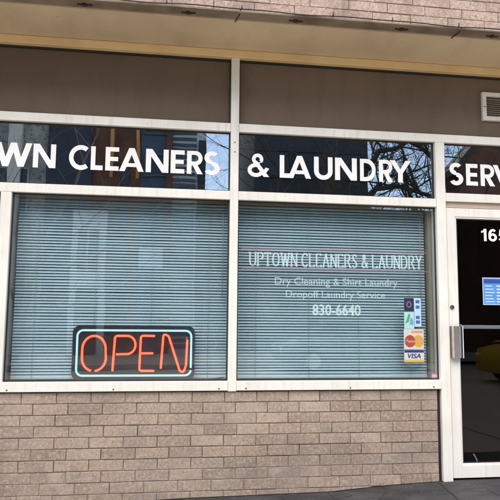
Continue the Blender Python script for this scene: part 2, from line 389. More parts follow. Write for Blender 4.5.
# frame members
def member(name, x0, x1, z0, z1, y0=-.012, y1=.09, m='white', bev=.003, screws=()):
    bm = B(); box(bm, x0, x1, y0, y1, z0, z1, bev)
    o = obj(name, bm, M[m], shop)
    if screws:
        for sx_, sz_ in screws:
            s = B(); r = bmesh.ops.create_cone(s, cap_ends=True, segments=10, radius1=.006, radius2=.006, depth=.004, matrix=Matrix.Translation((sx_, y0 - .001, sz_)) @ Matrix.Rotation(PI / 2, 4, 'X'))
            obj('screw', s, M['lock'], o)
    return o
member('mullion', .5195, .5855, .715, 3.417, y0=-.016, screws=((.552, 2.70), (.553, 2.62)))
member('mullion', 2.269, 2.351, -.03, 2.788, y0=-.016, y1=.12)
member('mullion', -1.240, -1.160, .725, 2.226, y0=-.014)
for a, b in ((XL, .5185), (.5865, XR)): member('top_rail', a, b, 2.790, 2.860)
for a, b in ((XL, .5185), (.5865, 2.268)): member('transom_rail', a, b, 2.228, 2.298)
member('transom_rail', 2.352, XR, 2.280, 2.352)
member('door_header', 2.352, XR, 2.231, 2.2785, y0=.012, m='pinkish')
for a, b, sc_ in ((-1.239, .5185, ((-1.12, .738), (-.35, .738), (.45, .738))), (.5865, 2.268, ((.66, .740), (1.5, .738), (2.2, .741)))):
    member('sill', a, b, .722, .794, y0=-.024, screws=sc_)
member('sill', XL, -1.241, .722, .794, y0=-.024)
bm = B(); box(bm, XL, 2.262, .012, .09, .712, .7215); obj('sill_seal', bm, M['seal'], shop)
bm = B(); box(bm, 2.238, 2.2685, .02, .09, -.03, .712); obj('wall_end_seal', bm, M['seal'], shop)
# right of the door
member('door_post', 3.475, 3.56, -.02, 2.2785, y0=-.016, y1=.12)
member('side_rail', 3.56, XR, .72, .79)
bm = B(); box(bm, 3.561, XR, .01, .09, -.02, .719); obj('side_panel', bm, M['panel'], shop)

def pane(name, x0, x1, z0, z1, m, y=.030):
    bm = B(); box(bm, x0, x1, y, y + .006, z0, z1)
    o = obj(name, bm, M[m], shop)
    s = B(); g = .011
    for a, b, c, d in ((x0, x0 + g, z0 + g, z1 - g), (x1 - g, x1, z0 + g, z1 - g), (x0, x1, z0, z0 + g), (x0, x1, z1 - g, z1)):
        box(s, a, b, y - .008, y - .0005, c, d)
    obj('gasket', s, M['seal'], o)
    return o
tw1 = pane('transom_window', XL, .519, 2.298, 2.790, 'glass_t')
tw2 = pane('transom_window', .586, 2.268, 2.298, 2.790, 'glass_t')
tw3 = pane('transom_window', 2.352, XR, 2.352, 2.790, 'glass_t')
dw0 = pane('display_window', XL, -1.241, .794, 2.228, 'glass')
dw1 = pane('display_window', -1.159, .519, .794, 2.228, 'glass')
dw2 = pane('display_window', .586, 2.268, .794, 2.228, 'glass')
sw = pane('side_window', 3.56, XR, .79, 2.2785, 'glass')
# big white letters on the transom panes
LH, LZ, LY = .190, 2.434, .0297
LP = tw1
for c, a, b in (('W', -1.312, -1.034), ('N', -1.025, -.854), ('C', -.754, -.609), ('L', -.586, -.493), ('E', -.473, -.369), ('A', -.365, -.173), ('N', -.157, .023), ('E', .04, .15), ('R', .170, .299), ('S', .307, .436)):
    bm = B(); glyph(bm, c, a, b, LZ, LH, LY); obj('letter', bm, M['letter'], LP)
x = -1.345
for c in 'OTPU':
    wd = GL[c][0] * LH; bm = B(); glyph(bm, c, x - wd, x, LZ, LH, LY); obj('letter', bm, M['letter'], LP); x -= wd + .025
LP = tw2
for c, a, b in (('&', .664, .842), ('L', .932, 1.033), ('A', 1.002, 1.196), ('U', 1.222, 1.38), ('N', 1.402, 1.59), ('D', 1.618, 1.754), ('R', 1.784, 1.904), ('Y', 1.877, 2.068)):
    bm = B(); glyph(bm, c, a, b, LZ, LH, LY); obj('letter', bm, M['letter'], LP)
LP = tw3
for c, a, b in (('S', 2.41, 2.538), ('E', 2.565, 2.671), ('R', 2.698, 2.828), ('V', 2.814, 3.005), ('I', 3.04, 3.076), ('C', 3.10, 3.25), ('E', 3.275, 3.38)):
    bm = B(); glyph(bm, c, a, b, LZ, LH, LY); obj('letter', bm, M['letter'], LP)

# pale writing on the right display window
def film(name, colr, fac):
    m = bpy.data.materials.new(name); m.use_nodes = True; n = m.node_tree
    b = n.nodes['Principled BSDF']; b.inputs['Base Color'].default_value = (*colr, 1); b.inputs['Roughness'].default_value = .6
    b.inputs['Alpha'].default_value = fac; return m
M['film'] = film('pale_film', (.62, .78, .80), .58)
M['film2'] = film('pale_film_thin', (.62, .78, .80), .42)
M['pink_film'] = film('faded_red_film', (.30, .15, .19), .42)
def serif_word(bm, text, x0, x1, z0, h, y):
    sk = {'U': [[(0, 1), (0, .3), (.1, .06), (.3, 0), (.5, .06), (.6, .3), (.6, 1)]], 'P': [[(0, 0), (0, 1), (.35, 1), (.52, .88), (.52, .62), (.35, .5), (0, .5)]],
          'T': [[(.28, 0), (.28, 1)], [(0, .86), (0, 1), (.56, 1), (.56, .86)]], 'O': [arc(.33, .5, .33, .5, 0, 360, 16)], 'W': [[(0, 1), (.22, 0), (.42, .95), (.62, 0), (.84, 1)]],
          'N': [[(0, 0), (0, 1), (.56, 0), (.56, 1)]], 'C': [arc(.33, .5, .33, .5, 40, 320, 14)], 'L': [[(0, 1), (0, 0), (.46, 0), (.48, .16)]],
          'E': [[(.46, .86), (.46, 1), (0, 1), (0, 0), (.48, 0), (.48, .16)], [(0, .52), (.34, .52)]], 'A': [[(0, 0), (.3, 1), (.6, 0)], [(.12, .36), (.48, .36)]],
          'R': [[(0, 0), (0, 1), (.34, 1), (.5, .88), (.5, .64), (.34, .52), (0, .52)], [(.26, .52), (.58, 0)]], 'S': [[(.42, .84), (.3, 1), (.12, .98), (.02, .8), (.1, .6), (.36, .42), (.44, .22), (.34, .03), (.14, 0), (0, .16)]],
          '&': [[(.62, .4), (.4, .05), (.2, 0), (.04, .14), (.06, .34), (.3, .6), (.36, .8), (.26, 1), (.14, .9), (.18, .68), (.62, 0)]],
          'D': [[(0, 0), (0, 1), (.3, 1), (.54, .8), (.6, .5), (.54, .2), (.3, 0), (0, 0)]], 'Y': [[(0, 1), (.28, .5), (.56, 1)], [(.28, .5), (.28, 0)]]}
    tot = sum((.34 if c == ' ' else max(p[0] for s in sk[c] for p in s) + .26) for c in text) - .26
    k = (x1 - x0) / tot; x = x0; lay = 0
    for c in text:
        if c == ' ': x += .34 * k; continue
        for s in sk[c]:
            for (a, b), (a2, b2) in zip(s, s[1:]):
                p, q = Vector((x + a * k, z0 + b * h)), Vector((x + a2 * k, z0 + b2 * h)); d = q - p
                if d.length < 1e-6: continue
                d.normalize(); nrm = Vector((-d.y, d.x)); th = .0125 if abs(d.y) > .6 else .0052
                lay += 1; yy = y - (lay % 5) * .00015
                p = p - d * .002; q = q + d * .002
                bm.faces.new([bm.verts.new((v.x, yy, v.y)) for v in (p + nrm * th / 2, q + nrm * th / 2, q - nrm * th / 2, p - nrm * th / 2)])
            for a, b in (s[0], s[-1]):
                if b in (0, 1) and c not in 'OCS&D':
                    lay += 1; yy = y - (lay % 5) * .00015 - .0009
                    zz = z0 + b * h
                    bm.faces.new([bm.verts.new(v) for v in ((x + a * k - .012, yy, zz - .002), (x + a * k + .012, yy, zz - .002), (x + a * k + .012, yy, zz + .002), (x + a * k - .012, yy, zz + .002))])
        x += (max(p[0] for s in sk[c] for p in s) + .26) * k
bm = B(); serif_word(bm, 'UPTOWN CLEANERS & LAUNDRY', .690, 2.140, 1.703, .108, .0292); obj('lettering', bm, M['film'], dw2)
bm = B()
for z in (1.838, 1.681):
    box(bm, .625, 2.20, .0285, .0295, z - .0045, z + .0045)
obj('rule_line', bm, M['pink_film'], dw2)
text_mesh('lettering', 'Dry Cleaning & Shirt Laundry', .895, 1.93, 1.535, .078, .0292, M['film2'], dw2, .006)
text_mesh('lettering', 'Dropoff Laundry Service', .985, 1.82, 1.432, .078, .0292, M['film2'], dw2, .006)
text_mesh('lettering', '830-6640', 1.205, 1.610, 1.308, .092, .0292, M['film'], dw2, .022)

# rooms behind the glass
bm = B()
box(bm, XL, XR, 3.6, 3.7, -.3, 3.4)
box(bm, XL - .1, XL, .1, 3.7, -.3, 3.4); box(bm, XR, XR + .1, .1, 3.7, -.3, 3.4)
obj('interior_wall', bm, M['inner_dark'], shop)
bm = B(); box(bm, XL - .1, XR + .1, .2, 3.7, 2.95, 3.05); obj('interior_ceiling', bm, M['inner_dark'], shop)
bm = B(); box(bm, XL - .1, XR + .1, .13, 3.7, -.4, -.012); struct(obj('floor', bm, M['floor']))
bm = B(); box(bm, 2.236, 2.264, .10, .32, .80, 2.225); obj('window_jamb', bm, M['jamb'], shop)
bm = B(); box(bm, -1.235, -1.164, .11, .3, .80, 2.225); obj('window_jamb', bm, M['jamb'], shop)
bm = B(); box(bm, XL, 2.26, .10, .34, .74, .775); obj('window_board', bm, M['jamb'], shop)
bm = B(); box(bm, XL, 2.26, .092, .118, -.3, .735); obj('inner_wall', bm, M['inner_dark'], shop)
# shelf-wall behind the transoms so they look into the dark
bm = B(); box(bm, XL, XR, .9, .95, 2.321, 2.949); obj('bulkhead', bm, M['inner_dark'], shop)
bm = B(); box(bm, XL, XR,   .20, .9, 2.30, 2.32); obj('bulkhead_floor', bm, M['inner_dark'], shop)

# vent grille
bm = B(); x0, x1, z0, z1 = 2.735, 3.16, 3.020, 3.274; f = .036
for a, b, c, d in ((x0, x0 + f, z0 + f, z1 - f), (x1 - f, x1, z0 + f, z1 - f), (x0, x1, z0, z0 + f), (x0, x1, z1 - f, z1)): box(bm, a, b, .018, .0495, c, d, .003)
vent = obj('vent_grille', bm, M['white'], shop)
bm = B(); k = z0 + f + .008
while k < z1 - f - .008:
    V = [bm.verts.new(v) for v in ((x0 + f, .026, k - .004), (x1 - f, .026, k - .004), (x1 - f, .044, k + .011), (x0 + f, .044, k + .011))]; bm.faces.new(V)
    V = [bm.verts.new(v) for v in ((x0 + f, .0265, k - .0065), (x1 - f, .0265, k - .0065), (x1 - f, .0260, k - .0042), (x0 + f, .0260, k - .0042))]; bm.faces.new(V)
    k += .0185
obj('louvre', bm, M['jamb'], vent)
bm = B(); box(bm, x0 + f, x1 - f, .0455, .0492, z0 + f, z1 - f); obj('vent_back', bm, M['dark'], vent)
bm = B(); r = bmesh.ops.create_cone(bm, cap_ends=True, segments=10, radius1=.007, radius2=.007, depth=.004, matrix=Matrix.Translation((x0 + .017, .0165, 3.14)) @ Matrix.Rotation(PI / 2, 4, 'X')); obj('screw', bm, M['lock'], vent)

# glazed door
bm = B(); DX0, DX1, DZ0, DZ1 = 2.359, 3.468, .012, 2.226; GX0, GX1, GZ0, GZ1 = 2.436, 3.39, .112, 2.152
for a, b, c, d in ((DX0, GX0, DZ0, DZ1), (GX1, DX1, DZ0, DZ1), (GX0, GX1, DZ0, GZ0), (GX0, GX1, GZ1, DZ1)): box(bm, a, b, .0, .045, c, d, .003)
door = obj('door', bm, M['white'], shop)
bm = B(); g = .014
for a, b, c, d in ((GX0, GX0 + g, GZ0 + g, GZ1 - g), (GX1 - g, GX1, GZ0 + g, GZ1 - g), (GX0, GX1, GZ0, GZ0 + g), (GX0, GX1, GZ1 - g, GZ1)): box(bm, a, b, .006, .0185, c, d, .002)
obj('glazing_bead', bm, M['white'], door)
bm = B(); box(bm, GX0, GX1, .019, .025, GZ0, GZ1); obj('door_glass', bm, M['glass_d'], door)
bm = B(); g2 = .009
for a, b, c, d in ((GX0 + g, GX0 + g + g2, GZ0 + g, GZ1 - g), (GX0 + g, GX1 - g, GZ0 + g, GZ0 + g + g2), (GX0 + g, GX1 - g, GZ1 - g - g2, GZ1 - g)): box(bm, a, b, .012, .0186, c, d)
obj('gasket', bm, M['seal'], door)
for c_, a_, b_ in (('1', 2.679, 2.727), ('6', 2.744, 2.822), ('5', 2.836, 2.912)):
    bm = B(); glyph(bm, c_, a_, b_, 1.952, .106, .0186); obj('house_number', bm, M['letter'], door)
bm = B()      # flat pull with a rolled edge
prof = [(2.362, -.002), (2.362, -.040), (2.372, -.052), (2.425, -.052), (2.434, -.046), (2.434, -.036), (2.424, -.040), (2.378, -.040), (2.374, -.034), (2.374, -.002)]
a = [bm.verts.new((x, y, .972)) for x, y in prof]; b = [bm.verts.new((x, y, 1.232)) for x, y in prof]
bm.faces.new(a); bm.faces.new(b[::-1])
for i in range(len(prof)): bm.faces.new((a[i], b[i], b[(i + 1) % len(prof)], a[(i + 1) % len(prof)]))
ph = obj('pull_handle', bm, M['alu'], door)
bm = B(); box(bm, 2.4345, 2.458, -.044, .000, .975, 1.230, .004); obj('handle_edge', bm, M['bluesteel'], ph)
bm = B(); box(bm, 2.452, 2.459, -.046, -.030, .97, 1.232, .002); obj('handle_lip', bm, M['chrome'], ph)
bm = B(); bmesh.ops.create_cone(bm, cap_ends=True, segments=24, radius1=.019, radius2=.015, depth=.014, matrix=Matrix.Translation((2.388, -.006, 1.388)) @ Matrix.Rotation(PI / 2, 4, 'X')); lk = obj('lock', bm, M['lock'], door, smooth=False)
bm = B(); box(bm, 2.386, 2.390, -.0145, -.0132, 1.380, 1.396); obj('keyhole', bm, M['seal'], lk)
bm = B(); box(bm, GX0 + .01, GX1 - .01, .085, .12, 1.208, 1.240, .006); box(bm, GX0 + .005, GX0 + .05, .03, .085, 1.20, 1.248, .004); box(bm, GX1 - .05, GX1 - .005, .03, .085, 1.20, 1.248, .004); obj('push_bar', bm, M['chrome'], door)

# ------------------------------------------------------------------ things at the shop front
def blind(x0, x1, ztop, zbot, y, label, lean=0.):
    t = empty('window_blind', ((x0 + x1) / 2, y, zbot), label, 'blind', 'venetian blinds in the display windows')
    bm = B(); box(bm, x0, x1, y - .022, y + .022, ztop - .045, ztop, .003); obj('headrail', bm, M['blind_head'], t)
    bm = B(); pitch, w_ = .0237, .0275; k = 0; z = ztop - .062
    while z > zbot + .025:
        tl = R(51 + random.uniform(-3, 3)); sag = random.uniform(-.0022, .0018); sk_ = random.uniform(-.0014, .0014)
        prof = []
        for q in range(6):
            s = -.5 + q / 5; cam_ = .0034 * (1 - 4 * s * s)
            prof.append((y + s * w_ * math.cos(tl) - cam_ * math.sin(tl), z + s * w_ * math.sin(tl) + cam_ * math.cos(tl)))
        n = 10
        gr = [[bm.verts.new((x0 + .012 + (x1 - x0 - .024) * i / n, py, pz + sag * math.sin(PI * i / n) + sk_ * (i / n - .5))) for py, pz in prof] for i in range(n + 1)]
        for i in range(n):
            for q in range(5): bm.faces.new((gr[i][q], gr[i + 1][q], gr[i + 1][q + 1], gr[i][q + 1]))
        z -= pitch
    o = obj('slats', bm, M['blind'], t, smooth=True)
    bm = B(); box(bm, x0 + .01, x1 - .01, y - .014, y + .014, zbot, zbot + .018, .004); obj('bottom_rail', bm, M['blind'], t)
    for fx in (.10, .37, .63, .90):
        bm = B(); xx = x0 + (x1 - x0) * fx; tube(bm, [(xx, y - .023, ztop - .05), (xx, y - .023, zbot + .01)], .0016, 5); obj('ladder_cord', bm, M['cord'], t)
    bm = B(); tube(bm, [(x1 - .06, y - .03, ztop - .04), (x1 - .058, y - .032, ztop - .4), (x1 - .06, y - .03, ztop - .82)], .003, 6); obj('tilt_wand', bm, M['cord'], t)
    return t
blind(-1.148, .538, 2.262, .800, .150, 'pale venetian blind behind the window with the red neon sign')
blind(.590, 2.230, 2.262, .800, .150, 'pale venetian blind behind the window lettered with a phone number')
bm = B()

# neon sign
ns = empty('neon_sign', (-.205, .07, .80), 'lit red neon sign reading OPEN with pale blue tube border on black board', 'sign')
bm = B(); prism(bm, rrect(-.678, .264, .796, 1.214, .055), .085, .110); obj('backboard', bm, M['black'], ns)
NY = .066
def neon(name, pts, m, closed=False, r=.0083):
    bm = B(); tube(bm, [(x, NY, z) for x, z in pts], r, 10, closed); return obj(name, bm, M[m], ns, smooth=True)
bd = rrect(-.640, .234, .832, 1.178, .045)
neon('neon_border', bd, 'neon_blue', True, .0078)
def rounded(pts, r=.02, n=5):
    o = [pts[0]]
    for a, b, c in zip(pts, pts[1:], pts[2:]):
        a, b, c = Vector(a), Vector(b), Vector(c); p = b + (a - b).normalized() * r; q = b + (c - b).normalized() * r
        for k in range(n + 1):
            t = k / n; o.append(tuple((1 - t) ** 2 * p + 2 * t * (1 - t) * b + t * t * q))
    return o + [pts[-1]]
O = [(-.600, .965), (-.600, 1.02)] + arc(-.512, 1.035, .088, .100, 175, 5, 12) + [(-.424, 1.02), (-.420, .965)] + arc(-.510, .965, .090, .098, -5, -175, 12)
neon('neon_letter', O, 'neon_red', True)
neon('neon_letter', [(-.368, .856), (-.362, 1.0), (-.357, 1.10)] + arc(-.335, 1.114, .022, .022, 170, 95, 4) + [(-.28, 1.136), (-.25, 1.136)] + arc(-.262, 1.066, .064, .070, 85, -85, 12) + [(-.28, .996), (-.345, .994)], 'neon_red')
neon('neon_letter', rounded([(-.035, 1.136), (-.158, 1.138), (-.164, .868), (-.038, .868)], .022), 'neon_red')
neon('neon_letter', [(-.155, 1.002), (-.045, 1.003)], 'neon_red')
neon('neon_letter', rounded([(.000, .872), (.016, 1.150), (.055, 1.140), (.150, .862), (.178, .856), (.196, .905), (.204, 1.128)], .018), 'neon_red')
bm = B()
for x, z in ((-.60, .98), (-.42, .98), (-.36, .94), (-.20, 1.07), (-.16, .93), (-.08, 1.137), (.008, 1.0), (.10, 1.0), (.20, 1.0), (-.4, 1.178), (.11, 1.178), (-.4, .832), (.0, .832), (-.64, 1.0), (.234, 1.0)):
    bm = B(); tube(bm, [(x, NY + .004, z), (x, .085, z)], .005, 6); obj('tube_support', bm, M['clear'], ns)
for a_, b_ in (((-.530, .868), (-.500, .867)), ((-.3685, .866), (-.3683, .850)), ((-.050, .868), (-.034, .868)), ((-.050, 1.136), (-.033, 1.136)), ((-.060, 1.003), (-.042, 1.003)), ((.2045, 1.11), (.205, 1.132)), ((.0002, .885), (-.001, .868)), ((.2345, .89), (.2338, .872))):
    bm = B(); tube(bm, [(a_[0], NY, a_[1]), (b_[0], NY, b_[1])], .0092, 10); obj('tube_sleeve', bm, M['sleeve'], ns)
bm = B(); tube(bm, [(.20, .10, .80), (.30, .11, .799), (.42, .12, .80), (.50, .13, .81)], .004, 6); obj('power_cord', bm, M['blackm'], ns)

# stickers inside the right window
def decal(name, x0, x1, z0, z1, m, label, y=.0370, cat='sticker', group='stickers on the right display window'):
    bm = B(); box(bm, x0, x1, y, y + .0006, z0, z1); o = obj(name, bm, m); return tag(o, label, cat, group)
C = lambda n_, c: M.setdefault(n_, mat(n_, c, .5))
Y1 = .0292
def front_quad(name, pts, m, parent, y):
    bm = B(); bm.faces.new([bm.verts.new((x, y, z)) for x, z in pts]); return obj(name, bm, m, parent)
# printed side faces the street; stickers sit on the outer face of the pane
d = decal('card_sticker', 1.983, 2.066, 1.353, 1.459, C('ink_navy', (.018, .014, .045)), 'small dark navy square sticker at the top of the sticker column', Y1 - .0006)
front_quad('emblem', arc(2.024, 1.406, .024, .028, 0, 360, 14)[:-1], C('ink_violet', (.16, .12, .26)), d, Y1 - .0010)
front_quad('emblem_centre', arc(2.024, 1.406, .013, .016, 0, 360, 12)[:-1], C('ink_navy', (.018, .014, .045)), d, Y1 - .0014)
d = decal('card_sticker', 2.070, 2.128, 1.225, 1.459, C('ink_paleblue', (.42, .60, .78)), 'narrow pale blue sticker strip with dark blue marks', Y1 - .0006)
for z in (1.43, 1.385, 1.30, 1.262):
    front_quad('printed_mark', [(2.082, z - .013), (2.116, z - .013), (2.116, z + .013), (2.082, z + .013)], C('ink_blue', (.05, .12, .38)), d, Y1 - .0010)
d = decal('card_sticker', 1.981, 2.066, 1.205, 1.344, C('ink_aqua', (.38, .62, .66)), 'pale aqua sticker with a green streak under the navy square', Y1 - .0006)
front_quad('printed_mark', [(1.99, 1.25), (2.02, 1.262), (2.035, 1.325), (2.02, 1.33)], C('ink_green', (.08, .33, .12)), d, Y1 - .0010)
front_quad('printed_mark', [(2.028, 1.24), (2.06, 1.24), (2.056, 1.285), (2.036, 1.30)], C('ink_cyan', (.10, .36, .52)), d, Y1 - .0010)
d = decal('card_sticker', 1.975, 2.147, 1.040, 1.203, C('ink_white', (.56, .57, .54)), 'white card sticker with overlapping red and yellow circles', Y1 - .0006)
cz = 1.105
front_quad('yellow_disc', arc(2.100, cz, .046, .050, 0, 360, 26)[:-1], C('ink_yellow', (.62, .33, .04)), d, Y1 - .0010)
front_quad('red_disc', arc(2.027, cz, .046, .050, 0, 360, 26)[:-1], C('ink_red', (.38, .055, .03)), d, Y1 - .0014)
text_mesh('printed_name', 'MasterCard', 1.990, 2.138, cz - .012, .026, Y1 - .0018, C('ink_grey', (.50, .42, .36)), d, .01)
front_quad('printed_bar', [(2.04, 1.172), (2.138, 1.172), (2.138, 1.19), (2.04, 1.19)], C('ink_orange', (.7, .26, .09)), d, Y1 - .0010)
d = decal('card_sticker', 1.975, 2.147, .936, 1.036, C('ink_white', (.56, .57, .54)), 'white card sticker with navy top bar and gold bottom bar', Y1 - .0006)
front_quad('top_bar', [(1.977, 1.012), (2.145, 1.012), (2.145, 1.034), (1.977, 1.034)], C('ink_deepblue', (.02, .035, .16)), d, Y1 - .0010)
front_quad('bottom_bar', [(1.977, .938), (2.145, .938), (2.145, .956), (1.977, .956)], C('ink_gold', (.62, .42, .06)), d, Y1 - .0010)
text_mesh('printed_name', 'VISA', 2.005, 2.118, .965, .040, Y1 - .0010, C('ink_deepblue', (.02, .035, .16)), d, .03, shear=.25)
d = decal('window_sticker', 2.208, 2.264, .805, .842, C('ink_pink', (.50, .22, .33)), 'tiny pink sticker in the bottom right corner of the right window', Y1 - .0006)
front_quad('printed_mark', [(2.215, .818), (2.258, .818), (2.258, .827), (2.215, .827)], C('ink_white', (.56, .57, .54)), d, Y1 - .0010)
# blue notice on the door
d = decal('hours_notice', 2.674, 2.93, 1.410, 1.642, C('ink_frame', (.35, .48, .68)), 'blue printed notice stuck on the dark door glass', .0165, 'notice', None)
front_quad('printed_field', [(2.683, 1.420), (2.921, 1.420), (2.921, 1.632), (2.683, 1.632)], C('ink_skyblue', (.10, .27, .62)), d, .0161)
front_quad('printed_heading', [(2.686, 1.592), (2.918, 1.592), (2.918, 1.628), (2.686, 1.628)], C('ink_royal', (.02, .07, .34)), d, .0157)
for i, z in enumerate((1.57, 1.543, 1.516, 1.489, 1.462, 1.438)):
    front_quad('printed_line', [(2.694, z - .004), (2.76 + .012 * (i % 3), z - .004), (2.76 + .012 * (i % 3), z + .004), (2.694, z + .004)], C('ink_ice', (.48, .70, .82)), d, .0157)
    front_quad('printed_line', [(2.80, z - .006), (2.90 - .02 * (i % 2), z - .006), (2.90 - .02 * (i % 2), z + .006), (2.80, z + .006)], C('ink_ice', (.48, .70, .82)), d, .0157)

# cable with clips along the foot of the brick fascia
cb = empty('overhead_cable', (.5, -.64, 3.5), 'thin black cable with dark clips strung along the edge under the upper bricks', 'cable')
bm = B(); P = []
for i in range(121):
    x = -6 + i * .1; P.append((x, -.645, 3.508 + .004 * math.sin(x * 5.1) + .003 * math.sin(x * 11)))
tube(bm, P, .0045, 6); obj('wire', bm, M['blackm'], cb)
for i, x in enumerate((-1.32, -.598, .135, .934, 1.758, 2.497, 3.2)):
    bm = B(); box(bm, x - .016, x + .016, -.592, -.563, 3.474, 3.4885, .005); tube(bm, [(x - .05, -.575, 3.484), (x, -.575, 3.478), (x + .055, -.575, 3.485)], .005, 6)
    obj('clip', bm, M['blackm'], cb)
for x in (-.35, -.02, .52, 1.20, 1.66, 2.19):
    bm = B(); tube(bm, [(x, -.648, 3.535), (x, -.650, 3.515), (x - .004, -.645, 3.502)], .0045, 6); obj('tie', bm, M['blackm'], cb)
for x in (.497, 2.206):
    bm = B(); tube(bm, [(x + .012, -.645, 3.505), (x + .012, -.60, 3.487), (x, -.54, 3.484), (x - .008, -.50, 3.480)], .004, 6); obj('drop_wire', bm, M['blackm'], cb)
bm = B(); tube(bm, [(2.588, .034, .127), (2.583, .034, .142), (2.573, .035, .165), (2.560, .036, .186), (2.553, .036, .192)], [.005, .007, .006, .006, .002], 6)
tag(obj('paper_scrap', bm, M['letter']), 'small curled white paper scrap standing inside the door glass near the bottom', 'paper')

# ------------------------------------------------------------------ across the street (seen mirrored in the glass)
FY = -20.0
def facade(name, label, x0, x1, h, wallm, y=FY, depth=9, rows=(), winm=None, extra=None):
    t = empty(name, ((x0 + x1) / 2, y, 0), label, 'building', 'buildings across the street')
    bm = B(); box(bm, x0, x1, y - depth, y, -1.3, h); obj('wall', bm, wallm, t)
    bm = B(); box(bm, x0 + .02, x1 - .02, y - depth + .1, y + .12, h + .003, h + .35); obj('cornice', bm, wallm, t)
    for z0, z1, n, gap in rows:
        wd = (x1 - x0) / n
        for i in range(n):
            a, b = x0 + wd * i + gap, x0 + wd * (i + 1) - gap
            bm = B()
            for p in ((a, a + .08, z0, z1), (b - .08, b, z0, z1), (a + .08, b - .08, z0, z0 + .08), (a + .08, b - .08, z1 - .08, z1)): box(bm, p[0], p[1], y + .003, y + .09, p[2], p[3])
            f = obj('window', bm, wallm, t)
            bm = B(); box(bm, a + .08, b - .08, y + .003, y + .03, z0 + .08, z1 - .08); obj('window_pane', bm, winm or M['pane_far'], f)
    return t
M['pane_far'] = mat('far_window_pane', (.02, .03, .045), .15)
M['pane_lit'] = mat('far_pale_pane', (.30, .36, .40), .2)
M['stone'] = mat('far_grey_stone', (.52, .51, .46), .85, noise=(1.2, (.26, .27, .24), .9), speck=(7, (.07, .07, .06), .55, .7))
M['stone_pale'] = mat('far_pale_pier', (.80, .77, .68), .8)
M['navy'] = mat('far_navy_cladding', (.045, .055, .085), .5, noise=(.8, (.03, .03, .045), .9))
M['brownc'] = mat('far_brown_brick', (.22, .095, .055), .85, noise=(1.1, (.10, .05, .035), .9), speck=(6, (.2, .11, .06), .6, .6))
M['copper'] = mat('far_copper_pole', (.92, .46, .16), .5)
M['bluegrey'] = mat('far_blue_grey', (.10, .14, .20), .5, noise=(.9, (.05, .075, .12), .8))
M['pale'] = mat('far_pale_siding', (.80, .86, .86), .6)
M['darkc'] = mat('far_dark_cladding', (.035, .042, .05), .6, noise=(1, (.05, .055, .07), .8))
b1 = facade('stone_building', 'grey stone building across the street with a pale corner pier', -17, -4.72, 13, M['stone'], rows=((1.2, 3.4, 5, .5), (5, 7.2, 5, .6), (9, 11, 5, .6)))
bm = B(); box(bm, -6.12, -5.66, FY + .003, FY + .25, -.5, 13.0); obj('pier', bm, M['stone_pale'], b1)
bm = B(); box(bm, -17, -6.6, FY + .003, FY + .2, -.5, 13.0); obj('red_brick_bay', bm, M['brownc'], b1)
b2 = facade('dark_brick_building', 'dark brown building across the street with two copper coloured poles', -4.70, -1.02, 13.5, M['brownc'], rows=((1.0, 3.4, 3, .3),))
bm = B(); box(bm, -4.69, -2.95, FY + .003, FY + .15, -.5, 13.4); obj('navy_bay', bm, M['navy'], b2)
for x in (-2.15, -1.12):
    bm = B(); tube(bm, [(x, FY + .25, 6.9), (x, FY + .25, 13)], .075, 10); obj('pole', bm, M['copper'], b2)
bm = B(); box(bm, -1.75, -1.45, FY + .003, FY + .1, -.5, 7.6); obj('navy_strip', bm, M['navy'], b2)
b3 = facade('blue_grey_building', 'blue grey office building across the street with dark ribbon windows', -1.0, .27, 13, M['bluegrey'], rows=((1, 3.2, 1, .15), (4.2, 6.2, 1, .15), (7.0, 8.0, 1, .12), (8.8, 10.2, 1, .12)))
bm = B(); box(bm, .02, .27, FY + .003, FY + .3, -.5, 13); obj('brown_pier', bm, M['brownc'], b3)
b4 = facade('pale_siding_building', 'pale building with horizontal siding across the street', .29, 1.62, 11.5, M['pale'])
bm = B()
for i in range(44): box(bm, .31, 1.22, FY + .003, FY + .08, .1 + i * .25, .1 + i * .25 + (.12 if (i // 3) % 2 else .17))
obj('siding_board', bm, M['bluegrey'], b4)
bm = B(); box(bm, 1.30, 1.61, FY + .003, FY + .2, -.5, 8.6); obj('dark_stair_bay', bm, M['darkc'], b4)
b5 = facade('dark_office_building', 'dark office block across the street with long window bands', 3.70, 8.60, 15, M['darkc'], rows=((1.0, 3.2, 3, .15), (4.4, 5.8, 3, .1), (7.2, 8.4, 3, .08), (9.6, 11, 3, .08)))
bm = B(); box(bm, -3.55, -2.22, FY + .16, FY + .5, -.5, 5.5); obj('pale_entrance', bm, M['stone_pale'], b2)
bm = B(); box(bm, -3.3, -2.5, FY + .503, FY + .53, -.2, 2.4); obj('entrance_door', bm, M['pane_far'], b2)
for k in range(2):
    bm = B(); box(bm, -3.3 + .45 * k, -2.95 + .45 * k, FY + .503, FY + .53, 3.1, 4.7); obj('window', bm, M['pane_far'], b2)
bm = B(); box(bm, -1.0, .0, FY + .12, FY + .16, 3.3, 4.1); obj('sign_band', bm, M['pale'], b3)
# gable-roofed brown house farther right
t = empty('gabled_house', (14, -18.5, 0), 'dark brown gabled building at the right end across the street', 'building', 'buildings across the street')
bm = B(); prism(bm, [(11.9, -1.3), (22, -1.3), (22, 7.6), (17, 12.9), (11.9, 7.5)], -18.5, -19.6); obj('wall', bm, M['brownc'], t)
bm = B(); prism(bm, [(11.6, 7.21), (17, 12.93), (22.4, 7.2), (22.4, 7.45), (17, 13.2), (11.6, 7.48)], -18.3, -19.9); obj('roof', bm, M['darkc'], t)
for i in range(4):
    bm = B(); box(bm, 15.4 + i * 1.7, 16.5 + i * 1.7, -18.497, -18.42, 4.4, 6.2); obj('window', bm, M['pane_far'], t)
